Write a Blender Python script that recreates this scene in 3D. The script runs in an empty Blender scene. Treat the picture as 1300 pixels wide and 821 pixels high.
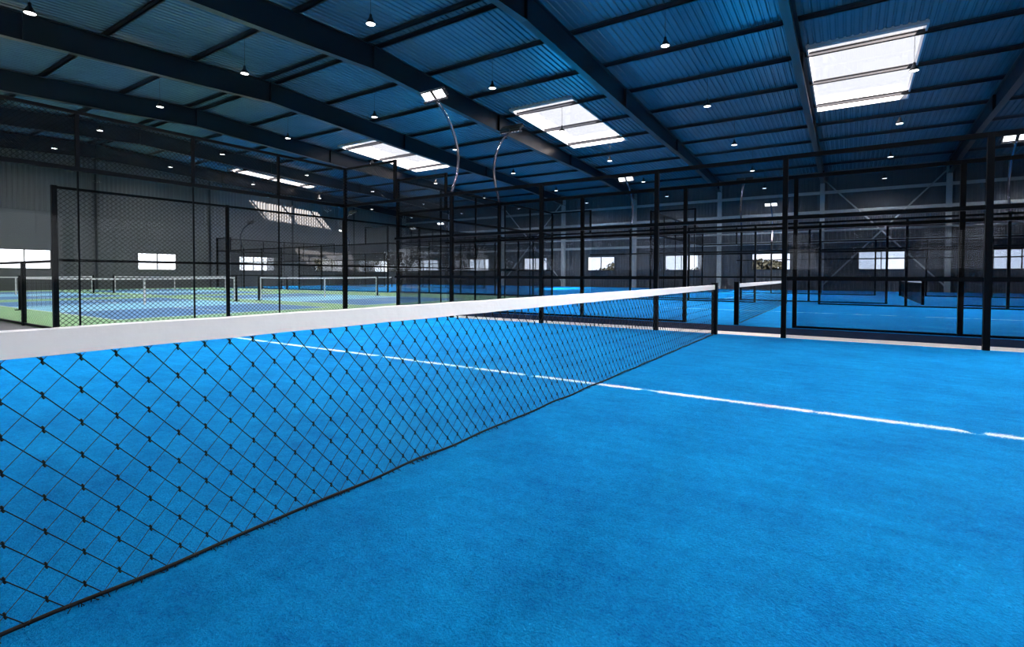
import bpy, math, random
from mathutils import Vector, Matrix
random.seed(7)
S = bpy.context.scene
COL = S.collection

# ------------------------------------------------------------------ helpers
class MB:
    """collects quads, boxes and tubes and links them as ONE mesh object"""
    def __init__(s): s.v = []; s.f = []; s.smooth = set()
    def quad(s, a, b, c, d):
        n = len(s.v); s.v += [a, b, c, d]; s.f.append((n, n+1, n+2, n+3)); return s
    def box(s, x0, x1, y0, y1, z0, z1):
        n = len(s.v)
        s.v += [(x0,y0,z0),(x1,y0,z0),(x1,y1,z0),(x0,y1,z0),(x0,y0,z1),(x1,y0,z1),(x1,y1,z1),(x0,y1,z1)]
        s.f += [(n,n+3,n+2,n+1),(n+4,n+5,n+6,n+7),(n,n+1,n+5,n+4),(n+1,n+2,n+6,n+5),(n+2,n+3,n+7,n+6),(n+3,n,n+4,n+7)]
        return s
    def hexa(s, p):
        n = len(s.v); s.v += [tuple(q) for q in p]
        s.f += [(n,n+3,n+2,n+1),(n+4,n+5,n+6,n+7),(n,n+1,n+5,n+4),(n+1,n+2,n+6,n+5),(n+2,n+3,n+7,n+6),(n+3,n,n+4,n+7)]
        return s
    def tube(s, pts, r, k=6, cap=True, smooth=True):
        pts = [Vector(p) for p in pts]; rr = r if isinstance(r, (list, tuple)) else [r]*len(pts)
        n0 = len(s.v); m = len(pts)
        up = None
        for i, p in enumerate(pts):
            d = (pts[min(i+1, m-1)] - pts[max(i-1, 0)]).normalized()
            if up is None:
                up = Vector((1,0,0)) if abs(d.x) < .6 else Vector((0,1,0))
            a = (up - d*up.dot(d)).normalized(); b = d.cross(a); up = a
            for j in range(k):
                t = 2*math.pi*(j+.5)/k
                s.v.append(tuple(p + (a*math.cos(t) + b*math.sin(t))*rr[i]))
        for i in range(m-1):
            for j in range(k):
                if smooth: s.smooth.add(len(s.f))
                s.f.append((n0+i*k+j, n0+i*k+(j+1)%k, n0+(i+1)*k+(j+1)%k, n0+(i+1)*k+j))
        if cap:
            s.f.append(tuple(n0+j for j in range(k))[::-1]); s.f.append(tuple(n0+(m-1)*k+j for j in range(k)))
        return s
    def lathe(s, prof, c=(0,0,0), k=24):
        n0 = len(s.v)
        for r, z in prof:
            for j in range(k):
                t = 2*math.pi*j/k; s.v.append((c[0]+r*math.cos(t), c[1]+r*math.sin(t), c[2]+z))
        for i in range(len(prof)-1):
            for j in range(k):
                s.smooth.add(len(s.f))
                s.f.append((n0+i*k+j, n0+i*k+(j+1)%k, n0+(i+1)*k+(j+1)%k, n0+(i+1)*k+j))
        return s
    def build(s, name, mat, parent=None, loc=None):
        me = bpy.data.meshes.new(name); me.from_pydata(s.v, [], s.f); me.update()
        for i in s.smooth: me.polygons[i].use_smooth = True
        me.materials.append(mat)
        o = bpy.data.objects.new(name, me); COL.objects.link(o)
        if parent: o.parent = parent
        if loc: o.location = loc
        return o

def tag(o, label=None, cat=None, group=None, kind=None):
    if label: o['label'] = label
    if cat: o['category'] = cat
    if group: o['group'] = group
    if kind: o['kind'] = kind
    return o
def empty(name, loc, label, cat, group=None, rz=0):
    o = bpy.data.objects.new(name, None); COL.objects.link(o); o.location = loc; o.rotation_euler = (0, 0, rz)
    o.empty_display_size = .2
    return tag(o, label, cat, group)
def copy_tree(o, parent=None):
    c = o.copy(); COL.objects.link(c); c.parent = parent
    for ch in list(o.children): copy_tree(ch, c)
    return c

# ------------------------------------------------------------------ materials
def mat(name, col, rough=.5, metal=0., spec=.5, emit=None, es=0.):
    m = bpy.data.materials.new(name); m.use_nodes = True
    b = m.node_tree.nodes['Principled BSDF']
    b.inputs['Base Color'].default_value = (*col, 1); b.inputs['Roughness'].default_value = rough
    b.inputs['Metallic'].default_value = metal; b.inputs['Specular IOR Level'].default_value = spec
    if emit:
        b.inputs['Emission Color'].default_value = (*emit, 1); b.inputs['Emission Strength'].default_value = es
    return m
def N(m, t, **kw):
    n = m.node_tree.nodes.new(t)
    for k, v in kw.items():
        if k in n.inputs: n.inputs[k].default_value = v
        else: setattr(n, k, v)
    return n
def L(m, a, b): m.node_tree.links.new(a, b)
def math_(m, op, a, b=None, clamp=False):
    n = m.node_tree.nodes.new('ShaderNodeMath'); n.operation = op; n.use_clamp = clamp
    for i, x in enumerate((a, b)):
        if x is None: continue
        if isinstance(x, (int, float)): n.inputs[i].default_value = x
        else: L(m, x, n.inputs[i])
    return n.outputs[0]
def mixc(m, fac, a, b):
    n = m.node_tree.nodes.new('ShaderNodeMix'); n.data_type = 'RGBA'
    for i, x in ((0, fac), (6, a), (7, b)):
        if isinstance(x, (int, float)): n.inputs[i].default_value = x
        elif isinstance(x, tuple): n.inputs[i].default_value = (*x, 1)
        else: L(m, x, n.inputs[i])
    return n.outputs[2]
def worn(m, amount=.25, scale=3., bump=0.):
    """procedural mottling and roughness breakup on a plain material"""
    b = m.node_tree.nodes['Principled BSDF']; c = tuple(b.inputs['Base Color'].default_value)[:3]
    tc = N(m, 'ShaderNodeTexCoord'); no = N(m, 'ShaderNodeTexNoise', Scale=scale, Detail=5.)
    L(m, tc.outputs['Object'], no.inputs['Vector'])
    L(m, mixc(m, no.outputs['Fac'], tuple(x*(1-amount) for x in c), tuple(min(1, x*(1+amount)) for x in c)), b.inputs['Base Color'])
    if bump:
        bp = N(m, 'ShaderNodeBump', Strength=bump, Distance=.01); L(m, no.outputs['Fac'], bp.inputs['Height']); L(m, bp.outputs[0], b.inputs['Normal'])
    return m

M = {}
M['black'] = worn(mat('black_powder_coat', (.002, .0025, .0035), .5, spec=.07), .3, 4)
M['wire'] = mat('black_coated_wire', (.004, .0035, .004), .5, spec=.2)
M['wire_lit'] = mat('lit_brown_wire', (.05, .03, .025), .5, spec=.3)  # light on half of the net wires, put into a browner colour
M['rafter'] = worn(mat('dark_painted_steel', (.012, .016, .023), .32, .2), .15, 1.5)
M['purlin'] = worn(mat('dark_galvanised_purlin', (.012, .015, .022), .4, .2), .2, 2)
M['roof'] = worn(mat('blue_coated_roof_sheet', (.17, .265, .345), .25, .35), .12, .8)
M['wallm'] = worn(mat('grey_coated_wall_sheet', (.082, .088, .098), .5, .1), .08, .6)
M['seam'] = mat('dark_panel_seam', (.05, .055, .06), .6)
M['column'] = worn(mat('pale_grey_steel', (.46, .48, .47), .45, .1), .1, 2)
M['frame'] = worn(mat('dark_window_frame', (.02, .021, .024), .4), .2, 5)
M['curb'] = worn(mat('white_skylight_curb', (.62, .63, .68), .4), .06, 3)
M['tape'] = worn(mat('white_net_tape', (.95, .945, .955), .8), .03, 30, .15)
M['white'] = worn(mat('white_webbing', (.75, .77, .78), .7), .05, 20)
M['chrome'] = worn(mat('brushed_steel_tube', (.22, .21, .26), .25, .9), .1, 12)
M['shade'] = worn(mat('black_lamp_shade', (.012, .012, .014), .35), .2, 8)
M['led'] = mat('lit_led_lens', (1, 1, 1), .5, emit=(1, .98, .96), es=5)
M['ledflood'] = mat('lit_flood_lens', (1, 1, 1), .5, emit=(1, .98, .95), es=5)
M['netcord'] = mat('black_net_cord', (.015, .016, .018), .7)
M['bark'] = worn(mat('tree_bark', (.09, .07, .05), .8), .4, 6, .4)
M['leaf'] = worn(mat('tree_foliage', (.006, .0065, .005), .8, spec=.03), .5, 1.5, .6)

def glass(name, tint, refl, rough=.02):
    m = bpy.data.materials.new(name); m.use_nodes = True; nt = m.node_tree; nt.nodes.clear()
    out = N(m, 'ShaderNodeOutputMaterial'); tr = N(m, 'ShaderNodeBsdfTransparent', Color=(*tint, 1))
    gl = N(m, 'ShaderNodeBsdfGlossy', Roughness=rough); gl.inputs['Color'].default_value = (1, 1, 1, 1)
    fr = N(m, 'ShaderNodeFresnel', IOR=1.45)
    mx = N(m, 'ShaderNodeMixShader'); L(m, math_(m, 'MULTIPLY', fr.outputs[0], refl, True), mx.inputs[0])
    L(m, tr.outputs[0], mx.inputs[1]); L(m, gl.outputs[0], mx.inputs[2]); L(m, mx.outputs[0], out.inputs[0])
    return m
M['glass'] = glass('clear_court_glass', (.97, .98, .98), .10, 0.)
M['tint'] = glass('smoked_court_glass', (.835, .85, .87), .15, 0.)
M['pane'] = glass('window_glass', (.98, .98, .99), .5)
M['skypane'] = glass('rooflight_glass', (.685, .685, .70), .5)

# turf: blue pile with mottling; painted lines belong to the pile and have ragged edges
def turf_mat(name, vlines, hlines, dark=(.0, .083, .30), light=(.002, .30, .70), seed=0., fade=0.):
    m = mat(name, light, .9, spec=.06); b = m.node_tree.nodes['Principled BSDF']
    tc = N(m, 'ShaderNodeTexCoord'); co = tc.outputs['Object']
    sp = N(m, 'ShaderNodeSeparateXYZ'); L(m, co, sp.inputs[0])
    n1 = N(m, 'ShaderNodeTexNoise', Scale=1.6, Detail=4., Roughness=.6); n2 = N(m, 'ShaderNodeTexNoise', Scale=26., Detail=4., Roughness=.7)
    n3 = N(m, 'ShaderNodeTexNoise', Scale=95., Detail=4., Roughness=.75)
    st = N(m, 'ShaderNodeMapping'); st.inputs['Scale'].default_value = (1.4, 9, 1); st.inputs['Rotation'].default_value = (0, 0, .9)
    L(m, co, st.inputs[0]); n4 = N(m, 'ShaderNodeTexNoise', Scale=1.2, Detail=3.)
    L(m, st.outputs[0], n4.inputs['Vector'])
    nb = N(m, 'ShaderNodeTexNoise', Scale=3.2, Detail=2.)
    for n in (n1, n2, n3, nb): L(m, co, n.inputs['Vector'])
    s = math_(m, 'ADD', math_(m, 'MULTIPLY', n1.outputs[0], .22), math_(m, 'MULTIPLY', n2.outputs[0], .24))
    s = math_(m, 'ADD', s, math_(m, 'MULTIPLY', n3.outputs[0], .42)); s = math_(m, 'ADD', s, math_(m, 'MULTIPLY', n4.outputs[0], .12))
    s = math_(m, 'ADD', math_(m, 'MULTIPLY', math_(m, 'SUBTRACT', s, .5), 3.4), .5, True)
    col = mixc(m, s, dark, light)
    # a line: |p - c| < w, its edge broken by the pile
    rag = math_(m, 'MULTIPLY', math_(m, 'SUBTRACT', n3.outputs[0], .5), .26)
    rag2 = math_(m, 'MULTIPLY', math_(m, 'ADD', math_(m, 'MULTIPLY', math_(m, 'SUBTRACT', n2.outputs[0], .5), .06), math_(m, 'MULTIPLY', math_(m, 'MAXIMUM', math_(m, 'SUBTRACT', nb.outputs[0], .57 - fade), 0.), .6)), 1.)
    lines = None
    for ax, lst in ((0, vlines), (1, hlines)):
        for c, w, lo, hi in lst:
            d = math_(m, 'ABSOLUTE', math_(m, 'SUBTRACT', sp.outputs[ax], c))
            d = math_(m, 'ADD', math_(m, 'ADD', d, rag), rag2)
            k = math_(m, 'LESS_THAN', d, w)
            o = sp.outputs[1-ax]
            k = math_(m, 'MULTIPLY', k, math_(m, 'MULTIPLY', math_(m, 'GREATER_THAN', o, lo), math_(m, 'LESS_THAN', o, hi)))
            lines = k if lines is None else math_(m, 'MAXIMUM', lines, k)
    if lines is not None: col = mixc(m, lines, col, (.72, .80, .86))
    L(m, col, b.inputs['Base Color'])
    bp = N(m, 'ShaderNodeBump', Strength=.9, Distance=.02)
    h = math_(m, 'ADD', math_(m, 'MULTIPLY', n3.outputs[0], 1.), math_(m, 'MULTIPLY', n2.outputs[0], .8))
    L(m, h, bp.inputs['Height']); L(m, bp.outputs[0], b.inputs['Normal'])
    return m

def floor_mat():
    m = mat('polished_grey_concrete', (.2, .2, .21), .35); b = m.node_tree.nodes['Principled BSDF']
    tc = N(m, 'ShaderNodeTexCoord'); n = N(m, 'ShaderNodeTexNoise', Scale=.9, Detail=8., Roughness=.65)
    L(m, tc.outputs['Object'], n.inputs['Vector'])
    L(m, mixc(m, n.outputs[0], (.10, .10, .115), (.24, .235, .25)), b.inputs['Base Color'])
    return m
M['floor'] = floor_mat()
M['strip'] = worn(mat('pale_concrete_kerb', (.66, .60, .56), .8), .2, 5)
M['rubber'] = worn(mat('dark_navy_rubber', (.002, .008, .028), .9, spec=.05), .4, 8)

# ------------------------------------------------------------------ places (metres)
RX = [-41.9, -34.84, -27.82, -20.8, -13.8, -6.77, .26, 7.3, 14.32, 21.3]
XL, XR, YN, YF = -42.2, 21.6, -20.4, 39.2
RIDGE, RZ, SL = 9.45, 10.22, .0535
def roofz(y): return RZ - abs(y-RIDGE)*SL
SKY = [(.52, 4.06), (-13.0, -9.46), (-26.9, -23.3)]
SKD = [(-40.95, -39.75), (-38.5, -37.2)]  # one rooflight split in two to shape the sun patch on the wall
SY0, SY1 = 18.05, 25.45

# ------------------------------------------------------------------ the setting
f = MB().box(XL-.2, XR+.2, YN-.2, YF+.2, -.3, 0).build('floor', M['floor'])
tag(f, 'polished grey concrete hall floor showing past the left end of the blue court', 'floor', kind='structure')
g = MB().box(-140, 120, -110, 140, -.6, -.31).build('ground', worn(mat('outside_ground', (.04, .045, .03), .9), .4, .3))
tag(g, 'open ground outside the hall windows', 'ground', kind='structure')

# --- roof sheets, ribbed along the slope, with real openings at the rooflights
def rib_profile(a0, a1, period=.235, w=.05, sl=.028, d=.04):
    pts = [(a0, 0)]; a = math.ceil(a0/period)*period
    while a + w + 2*sl < a1:
        if a > a0 + .01: pts += [(a, 0), (a+sl, d), (a+sl+w, d), (a+2*sl+w, 0)]
        a += period
    pts.append((a1, 0)); return pts
rm = MB()
def roof_patch(x0, x1, y0, y1):
    pr = rib_profile(x0, x1)
    for (a, da), (b, db) in zip(pr, pr[1:]):
        rm.quad((a, y0, roofz(y0)+da), (a, y1, roofz(y1)+da), (b, y1, roofz(y1)+db), (b, y0, roofz(y0)+db))
    rm.quad((x0, y0, roofz(y0)+.14), (x1, y0, roofz(y0)+.14), (x1, y1, roofz(y1)+.14), (x0, y1, roofz(y1)+.14))
roof_patch(XL, XR, YN, RIDGE); roof_patch(XL, XR, RIDGE, SY0); roof_patch(XL, XR, SY1, YF)
xs = sorted(SKY + SKD); x = XL
for a, b in xs:
    roof_patch(x, a, SY0, SY1); x = b
roof_patch(x, XR, SY0, SY1)
tag(rm.build('ceiling', M['roof']), 'blue ribbed metal roof sheeting of the hall', 'ceiling', kind='structure')

sn = ['bright rooflight at the upper right with a bar across its middle', 'bright rooflight in the centre of the roof above the curved light poles',
      'smaller bright rooflight above the tall mesh corner left of centre', 'narrow rooflight strip close to the left wall, split off to shape the sun patch', 'narrow rooflight strip beside the farthest left one, split off to shape the sun patch']
for i, (a, b) in enumerate(SKY + [SKD[0], SKD[1]]):
    w = empty('window_%d' % (i+1), ((a+b)/2, (SY0+SY1)/2, roofz(21.7)), sn[i], 'rooflight'); w['kind'] = 'structure'
    ox, oy, oz = w.location
    m = MB()
    def zz(y, d): return roofz(y)+d
    for (x0, x1, y0, y1) in ((a-.06, a, SY0-.06, SY1+.06), (b, b+.06, SY0-.06, SY1+.06), (a, b, SY0-.06, SY0), (a, b, SY1, SY1+.06)):
        m.hexa([(x0-ox,y0-oy,zz(y0,-.10)-oz),(x1-ox,y0-oy,zz(y0,-.10)-oz),(x1-ox,y1-oy,zz(y1,-.10)-oz),(x0-ox,y1-oy,zz(y1,-.10)-oz),
                (x0-ox,y0-oy,zz(y0,.30)-oz),(x1-ox,y0-oy,zz(y0,.30)-oz),(x1-ox,y1-oy,zz(y1,.30)-oz),(x0-ox,y1-oy,zz(y1,.30)-oz)])
    m.build('window_frame', M['curb'], w)
    # bright trim rail along the near edge
    MB().tube([(a-ox, SY0+.10-oy, zz(SY0, -.06)-oz), (b-ox, SY0+.10-oy, zz(SY0, -.06)-oz)], .05, 8).build('edge_rail', M['curb'], w)
    MB().hexa([(a-ox,SY0-oy,zz(SY0,.26)-oz),(b-ox,SY0-oy,zz(SY0,.26)-oz),(b-ox,SY1-oy,zz(SY1,.26)-oz),(a-ox,SY1-oy,zz(SY1,.26)-oz),
               (a-ox,SY0-oy,zz(SY0,.275)-oz),(b-ox,SY0-oy,zz(SY0,.275)-oz),(b-ox,SY1-oy,zz(SY1,.275)-oz),(a-ox,SY1-oy,zz(SY1,.275)-oz)]).build('pane', M['skypane'], w)

# --- rafters: tapered I beams, each one object
PURL = [RIDGE - .32 - 3.0*k for k in range(9, -1, -1)] + [RIDGE + .32] + [RIDGE + .2 + 3.0*k for k in range(1, 10)]
def depth(y):
    d = abs(y-RIDGE)
    if d < 3: return .92
    if d < 13: return .92 - .02*(d-3)/10*4
    if d < 20: return .84 - .22*(d-13)/7
    return .62 + .12*max(0, d-24)/6
PZ = .165
rn = ['against the left wall', 'second from the left wall', 'third from the left wall', 'crossing behind the left pendant lamps', 'ending beside the central rooflight',
      'crossing the roof between the two large rooflights', 'pale-edged, just left of the upper right rooflight', 'at the far right, right of the upper right rooflight', 'past the right edge', 'by the right wall']
for i, xr in enumerate(RX):
    m = MB(); ys = [YN + (YF-YN)*k/40 for k in range(41)] + [RIDGE]; ys.sort()
    fw_, ft, wt = .13, .025, .014
    for y0, y1 in zip(ys, ys[1:]):
        if y1-y0 < 1e-4: continue
        t0, t1 = roofz(y0)-PZ, roofz(y1)-PZ; b0, b1 = t0+PZ-.22-depth(y0)+.02, t1+PZ-.22-depth(y1)+.02
        def pr(xa, xb, za0, zb0, za1, zb1):
            m.hexa([(xa,y0,za0),(xb,y0,za0),(xb,y1,za1),(xa,y1,za1),(xa,y0,zb0),(xb,y0,zb0),(xb,y1,zb1),(xa,y1,zb1)])
        pr(xr-wt, xr+wt, b0, t0, b1, t1); pr(xr-fw_, xr+fw_, b0, b0+ft, b1, b1+ft); pr(xr-fw_, xr+fw_, t0-ft, t0, t1-ft, t1)
    for y in (RIDGE, RIDGE-8.6, RIDGE+8.6, RIDGE+17, YF-1.2):   # stiffener plates
        m.box(xr-fw_, xr+fw_, y-.012, y+.012, roofz(y)-.22-depth(y)+.03, roofz(y)-PZ-.01)
    tag(m.build('roof_beam', M['rafter']), 'dark steel roof rafter ' + rn[i], 'beam', 'steel rafters of the roof', 'structure')
for k, y in enumerate(PURL):
    z = roofz(y)
    m = MB().box(XL+.05, XR-.05, y-.03, y+.03, z-.165, z-.005); m.box(XL+.05, XR-.05, y-.03, y+.06, z-.165, z-.15); m.box(XL+.05, XR-.05, y-.07, y+.03, z-.03, z-.005)
    q = k - 10
    nm = 'on the near side of the ridge' if k == 9 else 'on the far side of the ridge' if k == 10 else ('%s line out from the ridge %s' % (['first','second','third','fourth','fifth','sixth','seventh','eighth','ninth'][(q if q > 0 else -q-1)-1 if q > 0 else 8-k], 'towards the far wall' if q > 0 else 'over the camera side'))
    tag(m.build('roof_purlin', M['purlin']), 'dark steel roof purlin, ' + nm, 'purlin', 'purlins under the roof sheets', 'structure')

# --- walls of ribbed sheet with real window openings
def wall(name, ax, c, a0, a1, holes, inward, label, z0=0., zt=None, ribs_from=0.):
    """ax 0: plane x=c running along y; ax 1: plane y=c running along x"""
    m = MB()
    top = lambda t: roofz(t if ax == 0 else c) + .09
    cuts = sorted({a0, a1} | {h[0] for h in holes} | {h[1] for h in holes} | ({RIDGE} if ax == 0 else set()))
    def P(a, d, z): return (c + d*inward, a, z) if ax == 0 else (a, c + d*inward, z)
    for s0, s1 in zip(cuts, cuts[1:]):
        hs = sorted([h[2:] for h in holes if h[0] <= s0+1e-6 and h[1] >= s1-1e-6])
        lo = z0; segs = []
        for h0, h1 in hs: segs.append((lo, h0)); lo = h1
        segs.append((lo, None))
        prof = rib_profile(s0, s1, .26, .10, .03, .035)
        if ax == 0:  # break at the ridge
            pass
        for (a, da), (b, db) in zip(prof, prof[1:]):
            for l, h in segs:
                ha = h if h is not None else (zt if zt else top(a)); hb = h if h is not None else (zt if zt else top(b))
                lo2 = l
                if ribs_from > lo2:      # flat cladding panels below
                    mid = min(ribs_from, ha)
                    m.quad(P(a, 0, lo2), P(b, 0, lo2), P(b, 0, mid), P(a, 0, mid)); lo2 = mid
                    if ha <= ribs_from: continue
                m.quad(P(a, da, lo2), P(b, db, lo2), P(b, db, hb), P(a, da, ha))
        for l, h in segs:
            ha = h if h is not None else (zt or top(s0)); hb = h if h is not None else (zt or top(s1))
            m.quad(P(s0, -.12, l), P(s1, -.12, l), P(s1, -.12, hb), P(s0, -.12, ha))
    for h in holes:   # reveals
        for (u0, u1, v0, v1) in ((h[0], h[1], h[2], h[2]), (h[0], h[1], h[3], h[3]), (h[0], h[0], h[2], h[3]), (h[1], h[1], h[2], h[3])):
            m.quad(P(u0, 0, v0), P(u1, 0, v0 if v0 == v1 else v0), P(u1, -.12, v1 if v0 == v1 else v0), P(u0, -.12, v0)) if v0 == v1 else m.quad(P(u0, 0, v0), P(u0, 0, v1), P(u0, -.12, v1), P(u0, -.12, v0))
    return tag(m.build(name, M['wallm']), label, 'wall', kind='structure')
LW = [(-10.6, -7.9), (-3.1, -.45), (4.38, 7.06), (11.94, 14.62), (19.5, 22.18), (27.0, 29.7), (34.4, 36.9)]
FW = [(-39.5, -36.8), (-32.4, -29.7), (-25.4, -22.7), (-18.4, -15.7), (-11.2, -8.4), (-4.42, -1.72), (2.46, 5.14), (9.5, 12.2), (16.4, 19.1)]
wall('wall_left', 0, XL, YN, YF, [(a, b, 1.38, 2.68) for a, b in LW], 1, 'grey metal end wall on the left with a row of white windows', ribs_from=5.2)
wall('wall_back', 1, YF, XL, XR, [(a, b, 1.50, 2.80) for a, b in FW], -1, 'grey ribbed metal wall across the far side behind all the courts')
NW = [(-38+8*k, -31.5+8*k) for k in range(7)]
wall('wall_front', 1, YN, XL, XR, [(a, b, 1.4, 3.6) for a, b in NW], 1, 'grey ribbed metal wall behind the camera')
RWN = [(-16+6*k, -10.4+6*k) for k in range(5)]  # tall glazing added out of view to light the net tape
wall('wall_right', 0, XR, YN, YF, [(a, b, .6, 5.0) for a, b in RWN], -1, 'grey ribbed metal end wall past the right edge')
def window(n, ax, c, a0, a1, z0, z1, inward, label, mull=1):
    cx = (a0+a1)/2; loc = (c, cx, z0) if ax == 0 else (cx, c, z0)
    w = empty('window_%d' % n, loc, label, 'window'); w['kind'] = 'structure'
    def B(m, u0, u1, v0, v1, d0, d1):
        d0, d1 = sorted((d0*inward, d1*inward))
        u0 -= cx; u1 -= cx; v0 -= z0; v1 -= z0
        return m.box(d0, d1, u0, u1, v0, v1) if ax == 0 else m.box(u0, u1, d0, d1, v0, v1)
    m = MB(); t = .06
    B(m, a0, a1, z0, z0+t, -.1, .05); B(m, a0, a1, z1-t, z1, -.1, .05); B(m, a0, a0+t, z0+t, z1-t, -.1, .05); B(m, a1-t, a1, z0+t, z1-t, -.1, .05)
    m.build('window_frame', M['frame'], w)
    for k in range(mull):
        u = a0 + (a1-a0)*(k+1)/(mull+1); B(MB(), u-.025, u+.025, z0+t, z1-t, -.08, .03).build('mullion', M['frame'], w)
    B(MB(), a0+t, a1-t, z0+t, z1-t, -.05, -.04).build('pane', M['pane'], w)
n = 6
names = ['beyond the left edge, second from the near corner', 'just past the left edge', 'at the left edge, largest in view', 'second from the left, behind the chain-link fence',
         'third from the left, behind a floodlight pole', 'fourth from the left, with trees and buildings showing', 'nearest the far corner']
for (a, b), s in zip(LW, names): window(n, 0, XL, a, b, 1.38, 2.68, 1, 'wide window in the left wall, ' + s); n += 1
names = ['nearest the left corner', 'second from the left corner', 'third from the left corner', 'fourth from the left corner', 'with trees behind it, left of the court net post',
         'with a tree filling its lower half', 'clear white, below the crossed bracing', 'at the right edge', 'past the right edge']
for (a, b), s in zip(FW, names): window(n, 1, YF, a, b, 1.50, 2.80, -1, 'wide window in the far wall, ' + s); n += 1
for k, (a, b) in enumerate(NW): window(n, 1, YN, a, b, 1.4, 3.6, 1, 'long window in the wall behind the camera, %s from the left corner' % ['first','second','third','fourth','fifth','sixth','seventh'][k], 3); n += 1

for k, (a, b) in enumerate(RWN): window(n, 0, XR, a, b, .6, 5.0, -1, 'unseen tall glazed bay added in the right-hand end wall, %s from the near corner' % ['first','second','third','fourth','fifth'][k], 3); n += 1
# seams, columns, girts, bracing
ti = 1
def trim(m, mt, label, cat='trim'):
    global ti
    o = m.build('trim_%d' % ti, mt); ti += 1; return tag(o, label, cat, kind='structure')
m = MB()
for z in (5.2, 3.68): m.box(XL, XL+.012, YN, YF, z-.02, z+.02)
y = YN+1.5
while y < YF: m.box(XL, XL+.012, y-.012, y+.012, 3.68, 5.2); y += 3.15
trim(m, M['seam'], 'dark seams between the cladding panels of the left wall', 'wall trim')
for y, s in ((RIDGE, 'under the roof ridge'), (17.1, 'between the second and third windows'), (24.6, 'between the third and fourth windows'), (1.6, 'left of the first window'), (31.8, 'near the far corner')):
    z = roofz(y)-.25
    m = MB().box(XL+.05, XL+.065, y-.06, y+.06, 0, z); m.box(XL+.065, XL+.13, y-.006, y+.006, 0, z); m.box(XL+.13, XL+.145, y-.06, y+.06, 0, z)
    trim(m, M['rafter'], 'dark steel column on the left wall ' + s, 'column')
for i, xr in enumerate(RX):
    z = roofz(YF)-.3
    m = MB().box(xr-.14, xr+.14, YF-.12, YF-.09, 0, z); m.box(xr-.012, xr+.012, YF-.42, YF-.12, 0, z); m.box(xr-.14, xr+.14, YF-.45, YF-.42, 0, z)
    trim(m, M['column'], 'pale steel column on the far wall, %s counting from the left corner' % ['first','second','third','fourth','fifth','sixth','seventh','eighth','ninth','tenth'][i], 'column')
for z, s in ((3.55, 'lowest'), (4.3, 'second lowest'), (5.7, 'middle'), (7.1, 'highest')):
    m = MB()
    m.box(XL+.1, XR-.1, YF-.2, YF-.05, z-.1, z+.1) if z != 4.3 else m.tube([(XL+.5, YF-.6, z), (XR-.5, YF-.6, z)], .07, 8)
    trim(m, M['column'], 'long horizontal rail on the far wall, the %s' % s, 'wall rail')
for a, b, s in ((.26, 7.3, 'behind the right-hand court'), (-27.82, -20.8, 'in the left half')):
    m = MB().tube([(a, YF-.3, .3), (b, YF-.3, 8.1)], .05, 8); m.tube([(b, YF-.25, .3), (a, YF-.25, 8.1)], .05, 8)
    trim(m, M['column'], 'crossed steel bracing on the far wall ' + s, 'bracing')

# ------------------------------------------------------------------ playing surfaces
def slab(name, x0, x1, y0, y1, z, mt, label, cat):
    return tag(MB().box(x0, x1, y0, y1, .002, z).build(name, mt), label, cat, kind='structure')
def court_lines(cx, cy, fade=0.):
    return dict(vlines=[(cx-6.95, .024, cy-5, cy+5), (cx+6.95, .024, cy-5, cy+5)], hlines=[(cy, .030, cx-6.95, cx+6.95)], fade=fade)
slab('court_turf', -10.0, 10.2, -5.25, 5.12, .02, turf_mat('blue_turf_near', [(6.95, .03, -5, 5)], [(0, .037, -8.2, 6.95)]), 'blue artificial turf of the near court with a ragged white centre line', 'turf')
slab('kerb_strip', -10.0, 10.2, 5.12, 5.68, .015, M['strip'], 'pale concrete strip between the two nearest courts', 'kerb')
slab('kerb_strip', -10.0, 10.2, 5.68, 7.02, .012, M['rubber'], 'dark navy strip along the foot of the second court', 'kerb')
slab('court_turf', -10.0, 10.2, 7.03, 17.16, .02, turf_mat('blue_turf_second', **court_lines(0, 12.1, .06)), 'blue artificial turf of the second court behind the glass fence', 'turf')
slab('court_turf', -9.9, 20, 17.3, 38.6, .018, turf_mat('blue_turf_third', **court_lines(4.2, 24.15)), 'blue artificial turf of the third court farther back on the right', 'turf')
slab('court_turf', -41.8, -9.9, 17.3, 38.6, .018, turf_mat('blue_turf_left', **court_lines(-31.5, 22.15)), 'blue artificial turf of the far left court beyond the green surface', 'turf')
slab('court_turf', 10.25, 20, -5.25, 17.16, .018, turf_mat('blue_turf_right', [], []), 'blue artificial turf past the right edge', 'turf')

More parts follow.
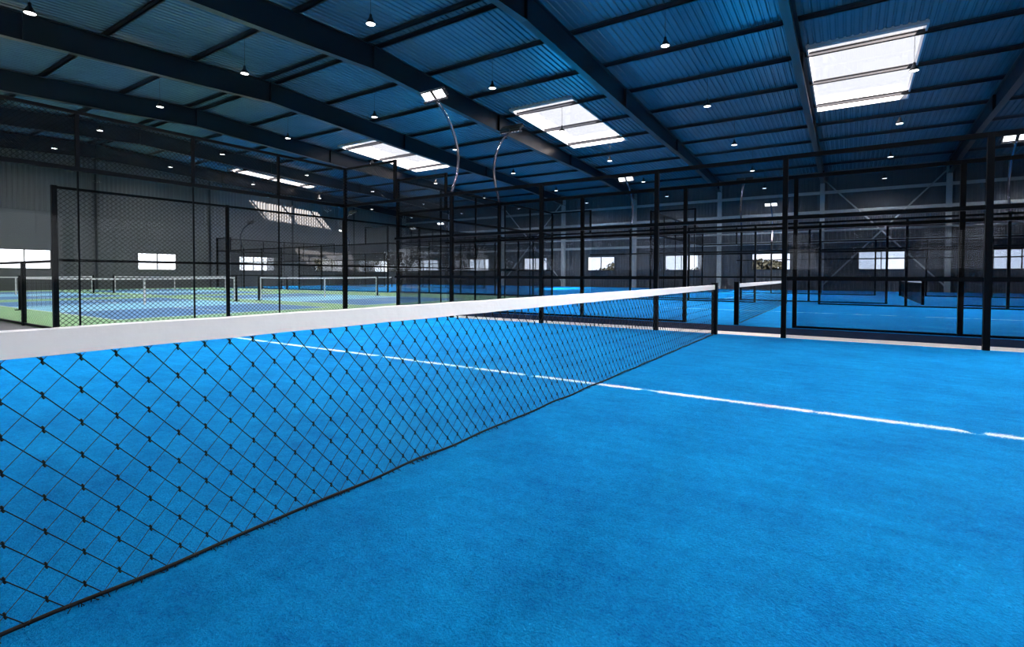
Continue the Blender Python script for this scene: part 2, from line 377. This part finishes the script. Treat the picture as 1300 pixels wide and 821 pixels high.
# acrylic sports floor: green surround, blue courts, pale blue kitchens, white lines in one procedural material
PB = [(-18.0, 3.15), (-18.0, 10.3), (-32.5, 3.15), (-32.5, 10.3)]
def sport_mat():
    m = mat('acrylic_sports_floor', (.25, .48, .22), .55, spec=.4); b = m.node_tree.nodes['Principled BSDF']
    tc = N(m, 'ShaderNodeTexCoord'); sp = N(m, 'ShaderNodeSeparateXYZ'); L(m, tc.outputs['Object'], sp.inputs[0])
    X, Y = sp.outputs[0], sp.outputs[1]
    def rect(cx, cy, hx, hy):
        a = math_(m, 'LESS_THAN', math_(m, 'ABSOLUTE', math_(m, 'SUBTRACT', X, cx)), hx)
        c = math_(m, 'LESS_THAN', math_(m, 'ABSOLUTE', math_(m, 'SUBTRACT', Y, cy)), hy)
        return math_(m, 'MULTIPLY', a, c)
    no = N(m, 'ShaderNodeTexNoise', Scale=.7, Detail=5.); L(m, tc.outputs['Object'], no.inputs['Vector'])
    col = mixc(m, no.outputs[0], (.20, .40, .17), (.29, .50, .24))
    for cx, cy in PB:
        col = mixc(m, rect(cx, cy, 6.05, 2.9), col, (.78, .84, .84))
        col = mixc(m, rect(cx, cy, 6.0, 2.85), col, (.045, .20, .47))
        col = mixc(m, rect(cx, cy, 6.0, .03), col, (.78, .84, .84))
        col = mixc(m, rect(cx, cy, 2.13, 2.85), col, (.78, .84, .84))
        col = mixc(m, rect(cx, cy, 2.08, 2.85), col, (.22, .55, .80))
    L(m, col, b.inputs['Base Color']); return m
slab('sports_floor', -41.8, -10.12, -1.25, 16.9, .012, sport_mat(), 'green sports floor painted with blue courts and pale blue strips', 'sports floor')

# ------------------------------------------------------------------ lattice of diagonal wires clipped to a rectangle
def lattice(m, P, u0, u1, v0, v1, w, h, r, off=0.):
    """P(u, v, d) -> point; cell w x h; wires drawn as thin square bars"""
    s = h/w
    for sg in (1, -1):
        span = (v1-v0)/s
        k0 = math.floor((u0-span)/w)-1; k1 = math.ceil((u1+span)/w)+1
        for k in range(k0, k1+1):
            c = k*w + off
            # line u = c + sg*(v-v0)/s
            va, vb = v0, v1
            if sg > 0: va = max(v0, v0+(u0-c)*s); vb = min(v1, v0+(u1-c)*s)
            else: va = max(v0, v0+(c-u1)*s); vb = min(v1, v0+(c-u0)*s)
            if vb-va < .01: continue
            ua = c+sg*(va-v0)/s; ub = c+sg*(vb-v0)/s; d = sg*r*.9
            A, B = Vector(P(ua, va, d)), Vector(P(ub, vb, d)); t = (B-A).normalized()
            nrm = (Vector(P(ua, va, d+1))-A).normalized(); q = t.cross(nrm).normalized()*r; nn = nrm*r
            n = len(m.v); m.v += [tuple(A+q), tuple(A-q*.5+nn*.87), tuple(A-q*.5-nn*.87), tuple(B+q), tuple(B-q*.5+nn*.87), tuple(B-q*.5-nn*.87)]
            m.f += [(n, n+1, n+4, n+3), (n+1, n+2, n+5, n+4), (n+2, n, n+3, n+5)]
    return m

# ------------------------------------------------------------------ padel net of the near court
def padel_net(loc, label, fine):
    t = empty('padel_net', loc, label, 'net')
    for s in (-1, 1):
        y = 5.0*s
        p = MB().box(-.045, .045, y-.045, y+.045, 0, .915).build('post', M['black'], t)
        MB().box(-.052, .052, y-.052, y+.052, .915, .925).build('cap', M['black'], p)
    H = .885
    # white tape folded over the top cord, slight sag in thickness
    m = MB(); k = 60
    sec = [(-.011, -.078), (-.011, -.002), (0, .003), (.011, -.002), (.011, -.078)]
    n0 = len(m.v)
    for i in range(k+1):
        y = -4.95+9.9*i/k; dz = -.004*math.sin(math.pi*i/k) + .0012*math.sin(i*1.9)
        for x, z in sec: m.v.append((x, y, H+z+dz))
    q = len(sec)
    for i in range(k):
        for j in range(q):
            m.f.append((n0+i*q+j, n0+(i+1)*q+j, n0+(i+1)*q+(j+1)%q, n0+i*q+(j+1)%q))
    m.build('tape', M['tape'], t)
    m = MB(); W, Hc = .0905, .101
    P = lambda u, v, d: (d, u, v)
    if fine:
        # woven chain-link: the wires bend round each other at the knots
        zs0 = .79; mb = MB(); zlo, zhi = .026, H-.05
        for c in range(-109, 110):
            uc = -3.98 + c*W
            for sg in (1, -1):          # 1: falls away from the camera, -1: rises
                pts = []
                for k in range(-18, 5): pts.append((uc - sg*k*W/2, zs0 + k*Hc/2, sg*.0026 if k % 2 == 0 else -sg*.0015))
                out = []
                for a, b in zip(pts, pts[1:]):
                    t0 = max(0., (zlo-a[1])/(b[1]-a[1])); t1 = min(1., (zhi-a[1])/(b[1]-a[1]))
                    if t1 <= t0: continue
                    lerp = lambda t: tuple(p+(q-p)*t for p, q in zip(a, b))
                    if not out: out.append(lerp(t0))
                    out.append(lerp(t1))
                out = [p for p in out if -4.95 <= p[0] <= 4.95]
                if len(out) > 1: (m if sg > 0 else mb).tube([P(*p) for p in out], .0019 if sg > 0 else .0011, 4, cap=False)
            if abs(uc) < 4.94:
                for k in range(-8, 2):
                    z = zs0 + k*Hc
                    if .05 < z < H-.05: m.tube([(0, uc-.0035, z+.011), (.004, uc+.0005, z+.004), (-.004, uc-.0005, z-.004), (0, uc+.0035, z-.011)], .0032, 5)
        mb.build('cross_wires', M['wire_lit'], t)
    else:
        lattice(m, P, -4.95, 4.95, .03, H-.07, .0905, .101, .0022)
    m.build('netting', M['wire'], t)
    m = MB(); pts = [(.004*math.sin(i*1.3), -4.95+9.9*i/90, .03+.004*math.sin(i*.9)) for i in range(91)]
    m.tube(pts, .007, 6)
    if fine:   # frayed turf threads caught under the cord
        for i in range(420):
            y = random.uniform(-4.9, 4.9); a = random.uniform(-.9, .9); l = random.uniform(.008, .03)
            m.tube([(0.0, y, .03), (l*math.cos(a), y+l*math.sin(a), .022)], .0016, 3)
    m.build('bottom_cord', M['wire'], t)
    return t
padel_net((0, 0, 0), 'near court chain-link net under a white tape, running in from the lower left', True)
padel_net((0, 12.1, 0), 'white-taped net of the second court, seen just beyond the near net post', False)
padel_net((4.2, 24.15, 0), 'net of the third court, far back on the right behind two fences', False)
padel_net((-31.5, 22.15, 0), 'net of the far left padel court behind the green floor', False)

# ------------------------------------------------------------------ court fences
def side_fence(cx, y, facing, label, group, link_mesh=True, skip_left_glass=False, base=False, x_end=10.0, corner=.05):
    """side wall along x at y, 20 m long: 4 m high stub at both ends, rails at 1, 2 and 3 m, entrance at the net"""
    t = empty('court_fence', (cx, y, 0), label, 'fence', group)
    R = .038
    MB().box(-R-10, R-10, -R, R, 0, 4.06).build('corner_post', M['black'], t)
    for x in (-6.08, -3.57, -1.07, 1.07, 3.57, 6.08, 10):
        if x > x_end: continue
        p = MB().box(x-R, x+R, -R, R, 0, 3.02 if abs(x) < 9 else 4.06).build('post', M['black'], t)
    e = .032
    MB().box(-10, x_end, -e, e, 2.96, 3.03).build('top_rail', M['black'], t)
    for z0, z1 in ((-8, -1.07), (1.07, 8)):
        z1_ = min(z1, x_end)
        MB().box(z0 if z0 > 0 else z0, z1_, -e*.8, e*.8, .975, 1.03).build('low_rail', M['black'], t)
    MB().box(-8, min(8, x_end), -e, e, 1.97, 2.03).build('middle_rail', M['black'], t)
    if base:
        for a, b in ((-10, -1.07), (1.07, x_end)): MB().box(a, b, -.02, .02, .02, .06).build('base_rail', M['black'], t)
    # four metre stubs of chain-link above the ends
    for s in (-1, 1):
        a, b = sorted((10*s, 8*s))
        if a > x_end: continue
        fr = MB().box(a, b, -.025, .025, 4.0, 4.06)
        xi = 8*s; fr.box(xi-.04, xi+.04, -.03, .03, 3.0, 4.06)
        fr = fr.build('end_frame', M['black'], t)
        lattice(MB(), lambda u, v, d: (u, d, v), a, b, 3.03, 4.0, .085, .085, .0052).build('wire_mesh', M['wire'], fr)
        MB().box(a+.01*(s < 0), b-.01, -.006, .006, .03, 2.96).build('glass_panel', M['glass'] if s < 0 else M['tint'], t)
    xs = [-8, -6.08, -3.57, -1.07]
    for a, b in zip(xs, xs[1:]): MB().box(a+R, b-R, -.006, .006, .03, 2.96).build('glass_panel', M['tint'], t)
    xs = [1.07, 3.57, 6.08, min(8, x_end)]
    for a, b in zip(xs, xs[1:]): MB().box(a+R, b-R, -.006, .006, .03, 2.96).build('glass_panel', M['tint'], t)
    MB().box(-1.07+R, 1.07-R, -.006, .006, 2.03, 2.96).build('glass_panel', M['tint'], t)
    return t
def end_wall(x, yc, label, group, glass_m='glass'):
    """back wall along y: glass to 3 m with thin joints, one metre of chain-link above"""
    t = empty('court_end_wall', (x, yc, 0), label, 'glass wall', group)
    for s in (-1, 1):
        MB().box(-.035, .035, 5.02*s-.035, 5.02*s+.035, 0, 4.09).build('corner_post', M['black'], t) if s < 0 else None
    MB().box(-.035, .035, -5, 5, 2.95, 3.03).build('middle_rail', M['black'], t)
    MB().box(-.03, .03, -5, 5, 4.0, 4.06).build('top_rail', M['black'], t)
    for y in (-3, -1, 1, 3):
        MB().box(-.025, .025, y-.03, y+.03, 3.03, 4.06).build('post', M['black'], t)
        MB().box(-.016, .016, y-.012, y+.012, .02, 2.95).build('glass_joint', M['black'], t)
    for k in range(5):
        MB().box(-.006, .006, -5+2*k+.013, -3+2*k-.013, .03, 2.95).build('glass_panel', M[glass_m], t)
    lattice(MB(), lambda u, v, d: (d, u, v), -4.98, 5.0, 3.03, 4.0, .085, .085, .0052).build('wire_mesh', M['wire'], t)
    return t
side_fence(0, 5.08, 1, 'nearest black fence with smoked glass panels along the far side of the near court', 'side fences of the padel courts', x_end=8)
side_fence(0, -5.2, -1, 'black fence along the near side of the near court, behind the camera', 'side fences of the padel courts', x_end=8)
end_wall(-10.0, .05, 'glass end wall on the left of the near court, topped with chain-link', 'end walls of the padel courts')
side_fence(0, 7.1, -1, 'second black fence, on the near side of the second court', 'side fences of the padel courts', base=True, x_end=8)
side_fence(0, 17.2, 1, 'black fence on the far side of the second court', 'side fences of the padel courts', base=True, x_end=8)
end_wall(-10.0, 12.15, 'glass end wall on the left of the second court', 'end walls of the padel courts', 'tint')
side_fence(4.2, 19.1, -1, 'black fence on the near side of the third court', 'side fences of the padel courts', base=True)
side_fence(4.2, 29.2, 1, 'black fence on the far side of the third court, closest to the far wall', 'side fences of the padel courts', base=True)
end_wall(-5.8, 24.15, 'glass end wall on the left of the third court', 'end walls of the padel courts', 'tint')
side_fence(-31.5, 17.4, -1, 'black fence between the green floor and the far left padel court', 'side fences of the padel courts', base=True)
side_fence(-31.5, 27.3, 1, 'black fence on the far side of the far left padel court', 'side fences of the padel courts', base=True)
end_wall(-41.5, 22.35, 'glass end wall of the far left padel court against the left wall', 'end walls of the padel courts')
end_wall(-21.45, 22.35, 'glass end wall at the right of the far left padel court', 'end walls of the padel courts')

# perimeter fence beyond the green floor, right part
t = empty('perimeter_fence', (-21.3, 17.25, 0), 'low railed fence behind the green floor, right of the far left court', 'fence')
for x in (1.0, 3.3, 5.6, 7.9, 10.2): MB().box(x-.035, x+.035, -.035, .035, 0, 3.0).build('post', M['black'], t)
for z, nm in ((.05, 'base_rail'), (1.3, 'middle_rail'), (2.95, 'top_rail')): MB().box(.2, 11.2, -.025, .025, z-.03, z+.03).build(nm, M['black'], t)
lattice(MB(), lambda u, v, d: (u, d, v), .2, 11.2, .08, 2.92, .11, .11, .0035).build('wire_mesh', M['wire'], t)

# chain-link fence between the near court and the green floor
t = empty('chain_link_fence', (-10.18, -1.25, 0), 'tall chain-link fence with diamond mesh at the edge of the green floor', 'fence')
for k, y in enumerate((0, 3.12, 6.42, 9.5, 12.6, 15.7)):
    r = .04 if k == 0 else .03
    MB().box(-r, r, y-r, y+r, 0, 2.67).build('post', M['black'], t)
MB().box(-.025, .025, 0, 18.1, 2.61, 2.66).build('top_rail', M['black'], t)
MB().box(-.02, .02, 0, 18.1, 1.28, 1.33).build('middle_rail', M['black'], t)
MB().box(-.02, .02, 0, 18.1, .03, .07).build('bottom_rail', M['black'], t)
lattice(MB(), lambda u, v, d: (d, u, v), .05, 18.1, .06, 2.62, .095, .085, .0054).build('wire_mesh', M['wire'], t)
# waist-high fence along the near edge of the green floor
t = empty('low_fence', (-10.3, -1.25, 0), 'waist-high black fence along the near edge of the green floor, at the left edge', 'fence')
for x in (-1.78, -4.8, -7.8, -10.8, -13.8, -16.8): MB().box(x-.035, x+.035, -.035, .035, 0, 1.30).build('post', M['black'], t)
MB().box(-30, 0, -.022, .022, 1.26, 1.31).build('top_rail', M['black'], t)
MB().box(-30, 0, -.02, .02, .02, .06).build('bottom_rail', M['black'], t)
lattice(MB(), lambda u, v, d: (u, d, v), -30, 0, .06, 1.27, .0765, .0765, .0012).build('wire_mesh', M['wire'], t)

# ------------------------------------------------------------------ small nets on the green floor
def small_net():
    t = bpy.data.objects.new('pickleball_net', None); COL.objects.link(t)
    for s in (-1, 1):
        p = MB().tube([(0, 3.12*s, .012), (0, 3.12*s, 1.02)], .04, 10).build('post', M['black'], t)
        MB().lathe([(0, .012), (.12, .012), (.12, .03), (.04, .035), (0, .035)], (0, 3.12*s, 0), 16).build('foot', M['black'], p)
        MB().box(-.012, .012, 3.04*s-.02, 3.04*s+.02, .08, .93).build('side_band', M['white'], t)
    m = MB(); n = 24
    for i in range(n):
        a, b = -3.06+6.12*i/n, -3.06+6.12*(i+1)/n
        za, zb = .955-.035*(1-(a/3.06)**2), .955-.035*(1-(b/3.06)**2)
        m.hexa([(-.012,a,za-.05),(.012,a,za-.05),(.012,b,zb-.05),(-.012,b,zb-.05),(-.012,a,za),(.012,a,za),(.012,b,zb),(-.012,b,zb)])
    m.build('tape', M['tape'], t)
    MB().box(-.012, .012, -.03, .03, .03, .9).build('centre_strap', M['white'], t)
    m = MB()
    for k in range(1, 61): y = -3.06+6.12*k/61; m.box(-.002, .002, y-.002, y+.002, .08, .9)
    for k in range(9): z = .08+.1*k; m.box(-.002, .002, -3.06, 3.06, z-.002, z+.002)
    m.build('netting', M['netcord'], t)
    return t
proto = small_net()
lb = ['nearest small net on the green floor, its left post behind the low fence', 'small net on the green floor right of the nearest one', 'small net at the left edge in the back row, near the left wall',
      'small net in the back row near the left wall, right of the other back one']
for i, (cx, cy) in enumerate(PB):
    o = proto if i == 0 else copy_tree(proto)
    o.location = (cx, cy, 0); tag(o, lb[i], 'net', 'small nets on the green sports floor')

# ------------------------------------------------------------------ pendant lamps
def pendant():
    t = bpy.data.objects.new('pendant_lamp', None); COL.objects.link(t)
    MB().tube([(0, 0, .28), (0, 0, 1.38)], .008, 6).build('cord', M['shade'], t)
    MB().lathe([(.0, .30), (.035, .30), (.045, .27), (.05, .20), (.085, .15), (.145, .035), (.152, .015), (.152, 0), (.142, 0), (.135, .022), (.07, .12), (0, .135)], k=24).build('lamp_shade', M['shade'], t)
    MB().lathe([(0, .006), (.134, .006), (.134, .012), (0, .012)], k=24).build('diffuser', M['led'], t)
    MB().lathe([(0, 1.34), (.05, 1.34), (.05, 1.38), (0, 1.38)], k=12).build('ceiling_rose', M['shade'], t)
    return t
PX = [(-38.4, 'bay beside the left wall'), (-31.35, 'second bay from the left wall'), (-24.35, 'bay of the left rooflight'), (-17.3, 'bay left of the central rooflight'),
      (-10.3, 'bay of the central rooflight'), (-3.25, 'bay between the two large rooflights'), (3.78, 'bay of the upper right rooflight'), (10.8, 'bay at the right edge')]
PYS = [(.2, 'nearest'), (6.3, 'second nearest'), (12.65, 'third nearest'), (18.7, 'fourth nearest'), (24.9, 'fifth nearest'), (31.0, 'sixth nearest'), (36.6, 'farthest')]
ld = bpy.data.lights.new('pendant_light', 'SPOT'); ld.energy = 760; ld.spot_size = math.radians(164); ld.spot_blend = 1.; ld.shadow_soft_size = .18; ld.color = (1, .98, .96)
p0 = None
for px, bn in PX:
    for py, rn_ in PYS:
        visible = not ((px > -10 and py < 7) or (px > 0 and py < 13) or (px > 5 and py < 36) or (px < -30 and py < 1))
        z = roofz(py) - 1.365 - (.24 if True else 0) + .22
        if visible:
            if p0 is None: p0 = o = pendant()
            else: o = copy_tree(p0)
            o.location = (px, py, z); tag(o, 'black pendant lamp, %s in the %s' % (rn_, bn), 'lamp', 'pendant lamps under the roof')
        l = bpy.data.objects.new('pendant_light', ld); COL.objects.link(l)
        if visible: l.parent = o; l.location = (0, 0, -.01)
        else: l.location = (px, py, z)

# ------------------------------------------------------------------ floodlights on curved poles above the fence posts
def flood(dark=False):
    """stands on a fence post at z=3; leans back, then arches over -y"""
    t = bpy.data.objects.new('floodlight', None); COL.objects.link(t)
    ctl = [(0, -.01), (.08, .2), (.19, .45), (.24, .68), (.26, .88), (.22, 1.12), (.13, 1.36), (.0, 1.58), (-.16, 1.77), (-.36, 1.94), (-.56, 2.07)]
    MB().tube([(0, y, z) for y, z in ctl], .032, 12).build('curved_pole', M['chrome'], t)
    MB().box(-.07, .07, -.07, .07, .0, .02).build('pole_foot', M['black'], t)
    MB().box(-.34, .34, -.60, -.54, 2.03, 2.075).build('cross_bar', M['chrome'], t)
    for s in (-1, 1):
        m = MB(); c = Vector((.175*s, -.62, 2.165)); a = math.radians(52)
        ex = Vector((1, 0, 0)); en = Vector((0, -math.cos(a), -math.sin(a))); ey = en.cross(ex)
        def P(x, y, n): return c + ex*x + ey*y + en*n
        def hb(mm, x, y, n0, n1): mm.hexa([P(-x,-y,n0),P(x,-y,n0),P(x,y,n0),P(-x,y,n0),P(-x,-y,n1),P(x,-y,n1),P(x,y,n1),P(-x,y,n1)])
        hb(m, .155, .125, -.03, .02)
        for k in range(5): 
            yy = -.1+.05*k; m.hexa([P(-.16,yy-.006,-.08),P(.16,yy-.006,-.08),P(.16,yy+.006,-.08),P(-.16,yy+.006,-.08),P(-.16,yy-.006,-.03),P(.16,yy-.006,-.03),P(.16,yy+.006,-.03),P(-.16,yy+.006,-.03)])
        h = m.build('lamp_head', M['shade'], t)
        m = MB(); hb(m, .132, .102, .021, .026); m.build('lens', M['ledflood'], h)
        l = bpy.data.objects.new('flood_light', fl); COL.objects.link(l); l.parent = t; l.visible_glossy = False   # the lens mesh is what reflections show
        l.location = P(0, 0, .06); l.rotation_euler = en.to_track_quat('-Z', 'Y').to_euler()
    return t
fl = bpy.data.lights.new('flood_light', 'SPOT'); fl.energy = 1100; fl.spot_size = math.radians(130); fl.spot_blend = .8; fl.shadow_soft_size = .3; fl.color = (1, .98, .95)
fp = flood()
FL = [(-6.08, 5.08, 0, 'lit double floodlight on a curved steel pole, nearest, left of centre'),
      (-6.08, 7.1, 1, 'curved-pole floodlight seen from behind, dark head in front of the central rooflight'),
      (-6.08, 17.2, 0, 'lit floodlight on a curved pole over the left half of the second court, far side'),
      (6.08, 17.2, 0, 'lit floodlight on a curved pole near the upper right edge'),
      (-1.88, 19.1, 1, 'floodlight seen from behind over the third court, dark head'),
      (-1.88, 29.2, 0, 'lit floodlight on the far side of the third court, left one'),
      (10.28, 29.2, 0, 'lit floodlight on the far side of the third court, right one'),
      (-6.08, -5.2, 1, 'unseen floodlight added behind the camera, left of the net'),  # unseen near-side pair, added to light the net tape
      (6.08, -5.2, 1, 'unseen floodlight added behind the camera, right of the net'),
      (6.08, 5.08, 0, 'floodlight past the right edge over the near court'),
      (-37.58, 17.4, 1, 'dark floodlight over the far left padel court, left near one'),
      (-25.42, 17.4, 1, 'floodlight over the far left padel court, right near one'),
      (-37.58, 27.3, 0, 'lit floodlight over the far left padel court, left far one'),
      (-25.42, 27.3, 0, 'lit floodlight over the far left padel court, right far one')]
for i, (x, y, back, lab) in enumerate(FL):
    o = fp if i == 0 else copy_tree(fp)
    o.location = (x, y, 3.03); o.rotation_euler = (0, 0, math.pi if back else 0); tag(o, lab, 'floodlight', 'floodlights on curved poles')

# ------------------------------------------------------------------ trees outside the far windows
def tree(x, y, h, w, label):
    t = empty('tree', (x, y, -.31), label, 'tree', 'trees outside the windows')
    MB().tube([(0, 0, 0), (.05, .02, h*.35), (-.04, .05, h*.6)], [.22, .16, .1], 8).build('trunk', M['bark'], t)
    m = MB(); rnd = random.Random(int(x*7+y))
    for i in range(1500):
        a = rnd.uniform(0, 6.283); ph = math.acos(rnd.uniform(-1, 1)); rr = rnd.uniform(.45, 1)**.5
        lob = 1 + .25*math.sin(3*a+x) + .2*math.sin(5*ph+y)
        c = Vector((math.cos(a)*math.sin(ph)*w*rr*lob, math.sin(a)*math.sin(ph)*w*rr*lob, h*.62 + math.cos(ph)*h*.38*rr*lob))
        n = Vector((rnd.gauss(0, 1), rnd.gauss(0, 1), rnd.gauss(0, 1))).normalized(); u = n.orthogonal().normalized(); v = n.cross(u); s = rnd.uniform(.14, .3)
        m.quad(*[tuple(c + u*s*p + v*s*q) for p, q in ((-1, -.5), (1, -.6), (.8, .7), (-.9, .5))])
    m.build('foliage', M['leaf'], t)
for x, y, h, w, s in ((-6.5, 60, 3.1, 2.4, 'tree outside, behind the far wall window with a dark lower half'), (-.2, 64, 2.9, 2.6, 'tree outside, right of the one in the same far window'),
                      (-22, 62, 3.2, 4.0, 'low spreading tree outside the far wall window left of the net post'), (-13, 70, 3.0, 3.2, 'low tree outside between two far wall windows'),
                      (-62, 44, 4.6, 3.0, 'tree outside the fourth window of the left wall'), (-66, 52, 5.2, 3.4, 'tall tree outside the left wall near the corner')):
    tree(x, y, h, w, s)
for k in range(9): tree(-52+11*k, -32 - (k % 3)*2, 6.4+(k % 2), 3.9, 'tree outside the windows behind the camera, %s along' % ['first','second','third','fourth','fifth','sixth','seventh','eighth','ninth'][k])

# ------------------------------------------------------------------ light
w = bpy.data.worlds.new('sky'); S.world = w; w.use_nodes = True
bg = w.node_tree.nodes['Background']; bg.inputs[0].default_value = (.93, .95, 1, 1); bg.inputs[1].default_value = 3.2
sun = bpy.data.lights.new('sun', 'SUN'); sun.energy = 230; sun.angle = math.radians(.6); sun.color = (1, .84, .70)
so = bpy.data.objects.new('sun', sun); COL.objects.link(so); so.location = (20, -20, 30)
so.rotation_euler = Vector((-.61, .98, -1)).to_track_quat('-Z', 'Y').to_euler()

# ------------------------------------------------------------------ camera
fpx, pit, yaw, rol = 649.156, -.0244756, -.5828424, .0025024
fw = Vector((math.sin(yaw)*math.cos(pit), math.cos(yaw)*math.cos(pit), math.sin(pit)))
r = Vector((math.cos(yaw), -math.sin(yaw), 0)); u = r.cross(fw)
r2 = r*math.cos(rol) + u*math.sin(rol); u2 = -r*math.sin(rol) + u*math.cos(rol)
cam = bpy.data.cameras.new('camera'); co = bpy.data.objects.new('camera', cam); COL.objects.link(co)
mw = Matrix((( r2.x, u2.x, -fw.x, 1.96828), (r2.y, u2.y, -fw.y, -4.46802), (r2.z, u2.z, -fw.z, 1.04343), (0, 0, 0, 1)))
co.matrix_world = mw
cam.sensor_width = 36; cam.lens = fpx*36/1300; cam.shift_y = -45/1300; cam.clip_start = .02; cam.clip_end = 500
S.camera = co

S.view_settings.view_transform = 'Standard'; S.view_settings.look = 'None'; S.view_settings.gamma = 1; S.view_settings.use_curve_mapping = False
S.view_settings.exposure = 0.1
c = S.cycles
c.max_bounces = 7; c.diffuse_bounces = 3; c.glossy_bounces = 3; c.transparent_max_bounces = 64; c.transmission_bounces = 4
c.sample_clamp_indirect = 4; c.sample_clamp_direct = 0; c.caustics_reflective = False; c.caustics_refractive = False
c.use_denoising = True
